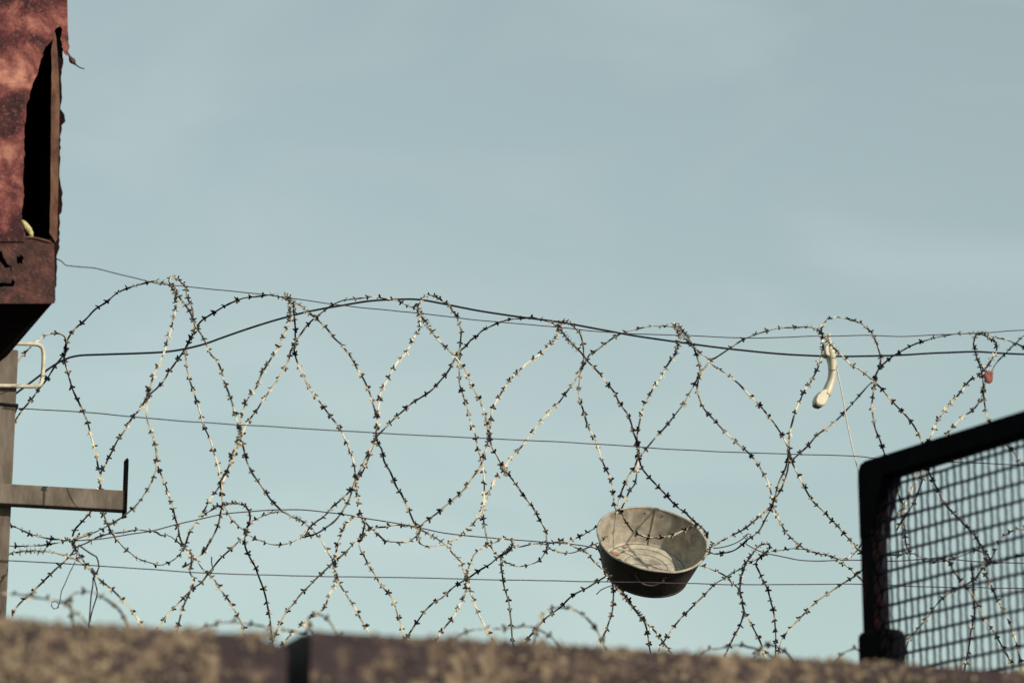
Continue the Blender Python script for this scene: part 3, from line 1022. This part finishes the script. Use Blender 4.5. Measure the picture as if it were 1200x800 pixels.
# side, back, top and far side sheets that close the cabinet
sk = COIL.sz(67.5, 200, OC)[0]
DC = 0.85
TAPER = 0.078
cc = [COIL.at(s_, o_, z_) for z_ in (z_c + 0.002, zC1) for s_, o_ in
      ((sk - 0.004, OC + 0.0205), (sk, OC + 0.0205), (sk - TAPER, OC + DC), (sk - TAPER - 0.004, OC + DC))]
link('side_panel', box_mesh('side_panel', cc), M['rust_and_shade'], cab)
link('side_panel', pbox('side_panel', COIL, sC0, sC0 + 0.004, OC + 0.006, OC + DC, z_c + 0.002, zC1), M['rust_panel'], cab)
link('back_panel', pbox('back_panel', COIL, sC0 - 0.002, sk - TAPER + 0.003, OC + DC + 0.001, OC + DC + 0.005, z_c + 0.002, zC1), M['rust_and_shade'], cab)
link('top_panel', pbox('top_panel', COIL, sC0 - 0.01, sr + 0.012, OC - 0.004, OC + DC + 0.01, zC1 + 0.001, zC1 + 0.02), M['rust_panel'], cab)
# tapered underside tray
s1b = COIL.sz(62, 355, OC)[0]
q = [(s1b, OC + 0.010, z_c - 0.001), (s1b - 0.020, OC + 0.070, z_c - 0.018), (s1b - 0.045, OC + 0.130, z_c - 0.028)]
vv, ff = [], []
for (s_, o_, z_) in q:
    ins = s1b - s_
    vv += [COIL.at(s_, o_, z_), COIL.at(s_ - TAPER, OC + DC - ins, z_), COIL.at(sC0 + ins, OC + DC - ins, z_), COIL.at(sC0 + ins, o_, z_)]
for lvl in range(2):
    for k in range(4):
        a, b = lvl * 4 + k, lvl * 4 + (k + 1) % 4
        ff.append((a, b, b + 4, a + 4))
ff += [(8, 9, 10, 11), (3, 2, 1, 0)]
tr = mesh('bottom_tray', vv, ff)
import bmesh
bm = bmesh.new(); bm.from_mesh(tr); bmesh.ops.recalc_face_normals(bm, faces=bm.faces); bm.to_mesh(tr); bm.free()
link('bottom_tray', tr, M['rust_and_shade'], cab)
# hanging shred of skin
sh = [COIL.hit(x, y, OC + 0.002) for x, y in catmull(P("78,60 81,65 83,69 86,73 90,77 94,79.5 99,81"), 1.5)]
rr = [0.003 + 0.0065 * math.exp(-((i / len(sh) - 0.42) / 0.12) ** 2) - 0.0016 * i / len(sh) for i in range(len(sh))]
link('torn_shred', tube_mesh('torn_shred', sh, rr, 6), M['rust_panel'], cab)
# scrap of yellow foam in the opening
fo = [COIL.hit(x, y, OC + 0.018) for x, y in catmull(P("25,259 28,262 31,266 34,270 36,274 37,278"), 1.2)]
fr = [0.004 + 0.006 * math.sin(math.pi * (i + 1) / (len(fo) + 1)) + 0.0022 * noise.noise(Vector((i * 0.9, 3, 1))) for i in range(len(fo))]
tag(link('foam_scrap', tube_mesh('foam_scrap', fo, fr, 9), M['foam']), 'pale yellow foam scrap lying at the foot of the tear in the rusty cabinet', 'foam')

# ------------------------------------------------------------------ zinc basin caught in the wire
OBAS = 0.02
rc = COIL.hit(765, 631.5, OBAS)
mpp = (rc - CAM).dot(FWD) / 3333.333
toc = (CAM - rc).normalized()
ir = RGT - toc * RGT.dot(toc)
ir.normalize()
iu = toc.cross(ir)
th = math.radians(56)
tl = math.radians(13.5)
axis = (toc * math.cos(th) + (ir * math.sin(tl) + iu * math.cos(tl)) * math.sin(th)).normalized()
ax_x = (ir * math.cos(tl) - iu * math.sin(tl))
ax_x = (ax_x - axis * ax_x.dot(axis)).normalized()
ax_y = axis.cross(ax_x)
Rr, Rb, Hb = 64.5 * mpp, 50 * mpp, 46 * mpp
bas = thing('metal_basin', 'dented galvanised metal basin caught tilted in the razor wire', 'basin', rc - axis * Hb)


def bpt(r, a, h, dent=True):
    """radius, angle, height below the rim (0 at the rim, Hb at the base)."""
    if dent:
        r = r * (1 + 0.018 * noise.noise(Vector((math.cos(a) * 1.5, math.sin(a) * 1.5, h * 9))) + 0.012 * math.sin(2 * a + 0.7))
        h = h + 0.006 * noise.noise(Vector((math.cos(a) * 2.2, math.sin(a) * 2.2, 5))) * max(0, 1 - h / Hb)
    return rc - axis * h + (ax_x * math.cos(a) + ax_y * math.sin(a)) * r


NS = 96


def lathe(name, prof, mat_, parent, dent=True, smooth=True):
    vv, ff = [], []
    for r, h in prof:
        for k in range(NS):
            vv.append(bpt(r, 2 * math.pi * k / NS, h, dent))
    for i in range(len(prof) - 1):
        for k in range(NS):
            k2 = (k + 1) % NS
            ff.append((i * NS + k, i * NS + k2, i * NS + NS + k2, i * NS + NS + k))
    me = mesh(name, vv, ff, smooth)
    bm = bmesh.new(); bm.from_mesh(me); bmesh.ops.recalc_face_normals(bm, faces=bm.faces); bm.to_mesh(me); bm.free()
    return link(name, me, mat_, parent)


def rad_at(t):
    return Rb + (Rr - Rb) * (t ** 0.8)


TH = 0.0016
prof_in = [(rad_at(1 - i / 16) - TH, Hb * i / 16) for i in range(16)] + [(Rb - TH, Hb - 0.008), (Rb - 0.006, Hb - 0.0100)]
floor_ = []
rF = Rb - 0.006
for i in range(60):
    r = rF * (1 - i / 59.0)
    q_ = r / rF
    ring_h = 0.0018 * math.exp(-((q_ - 0.86) / 0.018) ** 2) + 0.0018 * math.exp(-((q_ - 0.62) / 0.02) ** 2) + 0.0016 * math.exp(-((q_ - 0.40) / 0.02) ** 2)
    floor_.append((max(r, 0.0005), Hb - 0.010 - ring_h))
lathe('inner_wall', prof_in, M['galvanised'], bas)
lathe('floor', floor_, M['floor_zinc'], bas)
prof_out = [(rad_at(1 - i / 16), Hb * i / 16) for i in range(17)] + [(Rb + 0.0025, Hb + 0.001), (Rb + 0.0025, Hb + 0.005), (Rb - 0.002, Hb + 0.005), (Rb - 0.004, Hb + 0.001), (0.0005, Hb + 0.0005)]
lathe('outer_wall', prof_out, M['basin_shade'], bas)
rim = [bpt(Rr + 0.001, 2 * math.pi * k / NS, 0.0005) for k in range(NS)]
link('rolled_rim', tube_mesh('rolled_rim', rim, 0.0040, 8, True), M['galvanised'], bas)
# seam down the far inside wall, rivets, drop handle on the near outside
for q_ in (1.0, 0.80, 0.56):
    rg = [rc - axis * (Hb - 0.0108) + (ax_x * math.cos(2 * math.pi * k / 72) + ax_y * math.sin(2 * math.pi * k / 72)) * (rF * q_) for k in range(72)]
    link('floor_ring', tube_mesh('floor_ring', rg, 0.0007, 5, True), M['basin_shade'], bas)
aS = math.radians(94)
sm = [bpt(rad_at(1 - t) - TH - 0.0012, aS, Hb * t) for t in [i / 14 for i in range(15)]]
link('seam', tube_mesh('seam', sm, 0.0026, 6), M['galvanised'], bas)
for da, hh in ((0.20, 0.017), (-0.14, 0.017)):
    c = bpt(rad_at(1 - hh / Hb) - TH - 0.001, aS + da, hh)
    ring = [c + (ax_x * math.cos(k) + axis * math.sin(k)) * 0.0028 for k in [i * math.pi / 4 for i in range(8)]]
    vv = ring + [c - ax_y * 0.0022]
    link('rivet', mesh('rivet', vv, [(i, (i + 1) % 8, 8) for i in range(8)], True), M['handset_dark'], bas)
aH = math.radians(-84)
hd = []
for i in range(21):
    u = -1 + 2 * i / 20
    a = aH + 0.27 * u
    hgt_ = 0.030 + 0.026 * (1 - abs(u) ** 2.6)
    hd.append(bpt(rad_at(1 - hgt_ / Hb) + 0.007 + 0.006 * (1 - u * u), a, hgt_, False))
link('handle', tube_mesh('handle', hd, 0.0032, 8), M['basin_shade'], bas)
for u in (-1, 1):
    a = aH + 0.27 * u
    vv = []
    for h0 in (0.022, 0.040):
        for a0 in (-0.045, 0.045):
            vv.append(bpt(rad_at(1 - h0 / Hb) + 0.0008, a + a0, h0, False))
            vv.append(bpt(rad_at(1 - h0 / Hb) + 0.0045, a + a0, h0, False))
    ff = [(0, 2, 3, 1), (4, 5, 7, 6), (0, 1, 5, 4), (2, 6, 7, 3), (1, 3, 7, 5), (0, 4, 6, 2)]
    link('handle_plate', mesh('handle_plate', vv, ff), M['basin_shade'], bas)
# rust patches on the floor's left edge
for ca, cr_, sz_, sd in ((2.80, 0.86, 0.014, 1), (2.33, 0.90, 0.008, 2)):
    vv = []
    c0 = (math.cos(ca) * cr_ * rF, math.sin(ca) * cr_ * rF)
    for k in range(18):
        a = 2 * math.pi * k / 18
        rr_ = sz_ * (0.75 + 0.5 * noise.noise(Vector((math.cos(a) * 1.3, math.sin(a) * 1.3, sd * 7))))
        x, y = c0[0] + rr_ * 1.4 * math.cos(a), c0[1] + rr_ * math.sin(a)
        vv.append(rc - axis * (Hb - 0.0132) + ax_x * x + ax_y * y)
    link('rust_patch', mesh('rust_patch', vv, [tuple(range(18))]), M['rust_stain'], bas)

# ------------------------------------------------------------------ telephone handset
OHS = 0.10
hs_root = thing('telephone_handset', 'cream plastic telephone handset hanging from the top of a razor loop', 'handset',
                COIL.hit(962, 474, OHS))
mph = (COIL.hit(968, 435, OHS) - CAM).dot(FWD) / 3333.333


def loft(name, rows, mat_, parent, off, nseg=14, power=3.0):
    """rows: (x, y, half width px, half depth m); rounded rectangular sections along the traced spine."""
    rows = catmull(rows, 1.5)
    cs = [COIL.hit(r[0], r[1], off) for r in rows]
    vv, ff = [], []
    for i, r in enumerate(rows):
        T = (cs[min(i + 1, len(cs) - 1)] - cs[max(i - 1, 0)]).normalized()
        D = COIL.n - T * COIL.n.dot(T)
        D.normalize()
        S = T.cross(D)
        for k in range(nseg):
            a = 2 * math.pi * k / nseg
            ca, sa = math.cos(a), math.sin(a)
            rad = 1.0 / ((abs(ca) ** power + abs(sa) ** power) ** (1 / power))
            vv.append(cs[i] + S * (ca * rad * max(0.2, r[2]) * mph) + D * (sa * rad * max(0.001, r[3])))
    n = len(rows)
    for i in range(n - 1):
        for k in range(nseg):
            k2 = (k + 1) % nseg
            ff.append((i * nseg + k, i * nseg + k2, (i + 1) * nseg + k2, (i + 1) * nseg + k))
    ff.append(tuple(range(nseg - 1, -1, -1)))
    ff.append(tuple((n - 1) * nseg + k for k in range(nseg)))
    me = mesh(name, vv, ff, True)
    bm = bmesh.new(); bm.from_mesh(me); bmesh.ops.recalc_face_normals(bm, faces=bm.faces); bm.to_mesh(me); bm.free()
    return link(name, me, mat_, parent)


loft('grip', [(971.5, 403, 3.0, 0.012), (971.8, 406, 5.5, 0.02), (972.3, 411, 5.6, 0.023), (973.5, 418, 5.0, 0.022), (974.8, 426, 4.3, 0.018),
              (975.2, 435, 4.1, 0.017), (974.2, 444, 4.1, 0.017), (971.8, 452, 4.8, 0.018), (969.0, 459, 5.0, 0.020), (967.4, 463, 4.6, 0.020)],
     M['handset_plastic'], hs_root, OHS)
for pn_, pl_, dz in (('earpiece', P("967.4,405 971.5,403 977,404.2 979,409 978.6,416 973,417.5 968.4,416 966.8,411"), 0.038),
                     ('mouthpiece', P("963.2,457.4 966.5,455.6 973,456 973.2,460 970.4,468 967.8,473.2 963,475 957.4,473 956.2,468.5 958.4,462.5"), 0.038)):
    bevel(link(pn_, plate(pn_, pl_, [], cpx(OHS - dz / 2), COIL.n * dz), M['handset_plastic'], hs_root), 0.006, 3)
mc = plate('mouthpiece_underside', P("956.4,471.2 960,473.4 964,474.8 965.5,475 963.6,476.5 959,475.6 956.2,473.6"), [], cpx(OHS - 0.017), COIL.n * 0.034)  # thin strip standing in for the shaded underside
bevel(link('mouthpiece_underside', mc, M['handset_shade'], hs_root), 0.0015)
sg = [COIL.hit(x, y, OHS - 0.019) for x, y in catmull(P("970.3,432 973,433.3 976.5,433.6 979.6,432.6"), 1)]
link('seam_line', tube_mesh('seam_line', sg, 0.0011, 5), M['handset_dark'], hs_root)
tg = [COIL.hit(x, y, OHS) for x, y in catmull(P("971.8,391 971,396 972.4,400 971.4,405"), 1)]
link('hanging_tie', tube_mesh('hanging_tie', tg, [0.0048 + 0.002 * i / len(tg) for i in range(len(tg))], 7), M['string'], hs_root)

# ------------------------------------------------------------------ rusty can lid snagged on the loop at the right
OT = -0.12
tcn = COIL.hit(1159.5, 441, OT)
tagr = thing('metal_scrap', 'small crumpled red-brown round metal scrap snagged on the rightmost loop', 'scrap', tcn)
nrm = (toc * 0.8 + RGT * 0.5 + Vector((0, 0, 0.15))).normalized()
tx = Vector((0, 0, 1)).cross(nrm).normalized()
ty = nrm.cross(tx)
vv, ff = [], []
for back in (0, 1):
    for i in range(7):
        for k in range(28):
            a = 2 * math.pi * k / 28
            r = 0.0205 * (i + 0.001) / 6
            rx = r * (0.86 + 0.10 * noise.noise(Vector((math.cos(a), math.sin(a), 3))))
            hgt_ = 0.0035 * noise.noise(Vector((math.cos(a) * r * 110, math.sin(a) * r * 110, 1))) - (0.0045 if i == 6 else 0) - back * 0.0012
            vv.append(tcn + tx * (rx * math.cos(a)) + ty * (r * 1.08 * math.sin(a)) + nrm * hgt_)
for back in (0, 1):
    o_ = back * 196
    for i in range(6):
        for k in range(28):
            k2 = (k + 1) % 28
            f = (o_ + i * 28 + k, o_ + i * 28 + k2, o_ + i * 28 + 28 + k2, o_ + i * 28 + 28 + k)
            ff.append(f if not back else f[::-1])
for k in range(28):
    k2 = (k + 1) % 28
    ff.append((168 + k, 168 + k2, 364 + k2, 364 + k))
link('crumpled_disc', mesh('crumpled_disc', vv, ff, True), M['rust_tag'], tagr)
hk = [COIL.hit(x, y, OT + 0.004) for x, y in catmull(P("1158,436 1156,432 1154,429 1151,431 1150,437"), 1)]
link('wire_hook', tube_mesh('wire_hook', hk, 0.0026, 6), M['string'], tagr)

# ------------------------------------------------------------------ wire mesh panel in a black frame at the right
PD = 7.05
pa = math.radians(29.7)
pd_ = Vector((math.sin(pa), -math.cos(pa), 0))       # along the panel, towards the camera
pn = Vector((-math.cos(pa), -math.sin(pa), 0))       # the face that is seen
k_ = PD / 1.0
corner = CAM + ray(1014, 544) * PD                   # outer top corner
zTop = corner.z
base2 = Vector((corner.x, corner.y, 0))


def pp(a, b, z):
    """a along the panel from the outer edge, b out of the seen face."""
    p = base2 + pd_ * a + pn * b
    return Vector((p.x, p.y, z))


def panel_box(name, a0, a1, b0, b1, z0, z1, mat_, parent, bv=0.004):
    c = [pp(a, b, z) for z in (z0, z1) for a, b in ((a0, b0), (a0, b1), (a1, b1), (a1, b0))]
    me = box_mesh(name, c)
    bm = bmesh.new(); bm.from_mesh(me); bmesh.ops.recalc_face_normals(bm, faces=bm.faces); bm.to_mesh(me); bm.free()
    o = link(name, me, mat_, parent)
    bevel(o, bv, 3)
    return o


PWD = 1.25      # length of the panel
PT = 0.050      # frame depth
FW = 0.049      # frame member width
panel = thing('mesh_panel', 'black steel frame with blurred wire mesh, lower right behind the parapet', 'mesh panel', pp(PWD / 2, 0, DECK_Z + 0.002))
zB = DECK_Z + 0.12
panel_box('frame_post', 0.0, FW, -PT / 2, PT / 2, DECK_Z + 0.002, zTop - 0.030, M['rusty_black'], panel)
panel_box('frame_post', PWD - FW, PWD, -PT / 2, PT / 2, DECK_Z + 0.002, zTop - FW - 0.001, M['rusty_black'], panel)
# top rail with a rounded outer corner
rl = [(0.004, zTop - 0.040), (0.006, zTop - 0.020), (0.016, zTop - 0.006), (0.036, zTop), (PWD, zTop), (PWD, zTop - FW), (FW + 0.06, zTop - FW - 0.002),
      (FW + 0.002, zTop - FW - 0.125), (FW + 0.002, zTop - 0.030 - 0.16), (0.004, zTop - 0.19)]
rail = plate('top_rail', rl, [], lambda a, b: pp(a, PT / 2 + 0.004, b), pn * (-PT - 0.008))
bevel(link('top_rail', rail, M['black_steel'], panel), 0.003)
panel_box('bottom_rail', FW + 0.001, PWD - FW - 0.001, -PT / 2 + 0.004, PT / 2 - 0.004, zB, zB + FW, M['black_steel'], panel)
# clamp at the foot of the visible post
zc1 = (CAM + ray(1030, 747) * PD).z
panel_box('post_clamp', -0.010, FW + 0.045, -PT / 2 - 0.014, PT / 2 + 0.014, zc1 - 0.19, zc1 - 0.006, M['black_steel'], panel, 0.016)
# the mesh: straight horizontal rods, crimped uprights
a0_, a1_ = FW - 0.004, PWD - FW + 0.004
pitch_h, pitch_v = 0.0415, 0.0258
zs = []
z = zTop - FW - 0.024
while z > zB + FW:
    zs.append(z)
    z -= pitch_h
for i, z in enumerate(zs):
    pts = [pp(a0_ + (a1_ - a0_) * k / 40, 0.001 + 0.0014 * math.sin(k * 1.9 + i), z + 0.0012 * noise.noise(Vector((k * 0.3, i * 5, 2)))) for k in range(41)]
    link('horizontal_rod', tube_mesh('horizontal_rod', pts, 0.0035, 6), M['mesh_wire'], panel)
a = a0_ + 0.018
j = 0
while a < a1_:
    pts = []
    zz0, zz1 = zB + FW - 0.004, zTop - FW + 0.004
    n = int((zz1 - zz0) / 0.0073)
    top_cut = 0.030 if j in (9, 10) else 0.0
    for k in range(n + 1):
        zz = zz0 + (zz1 - top_cut - zz0) * k / n
        ph = (zz - zs[0]) / pitch_h * math.pi + math.pi / 2
        sg_ = 1 if j % 2 else -1
        pts.append(pp(a + 0.0060 * sg_ * math.sin(ph + 0.4) + 0.002 * noise.noise(Vector((j * 3.1, zz * 6, 1))),
                      0.0046 * sg_ * math.sin(ph), zz))
    link('crimped_rod', tube_mesh('crimped_rod', pts, 0.0031, 5), M['mesh_wire'], panel)
    a += pitch_v
    j += 1
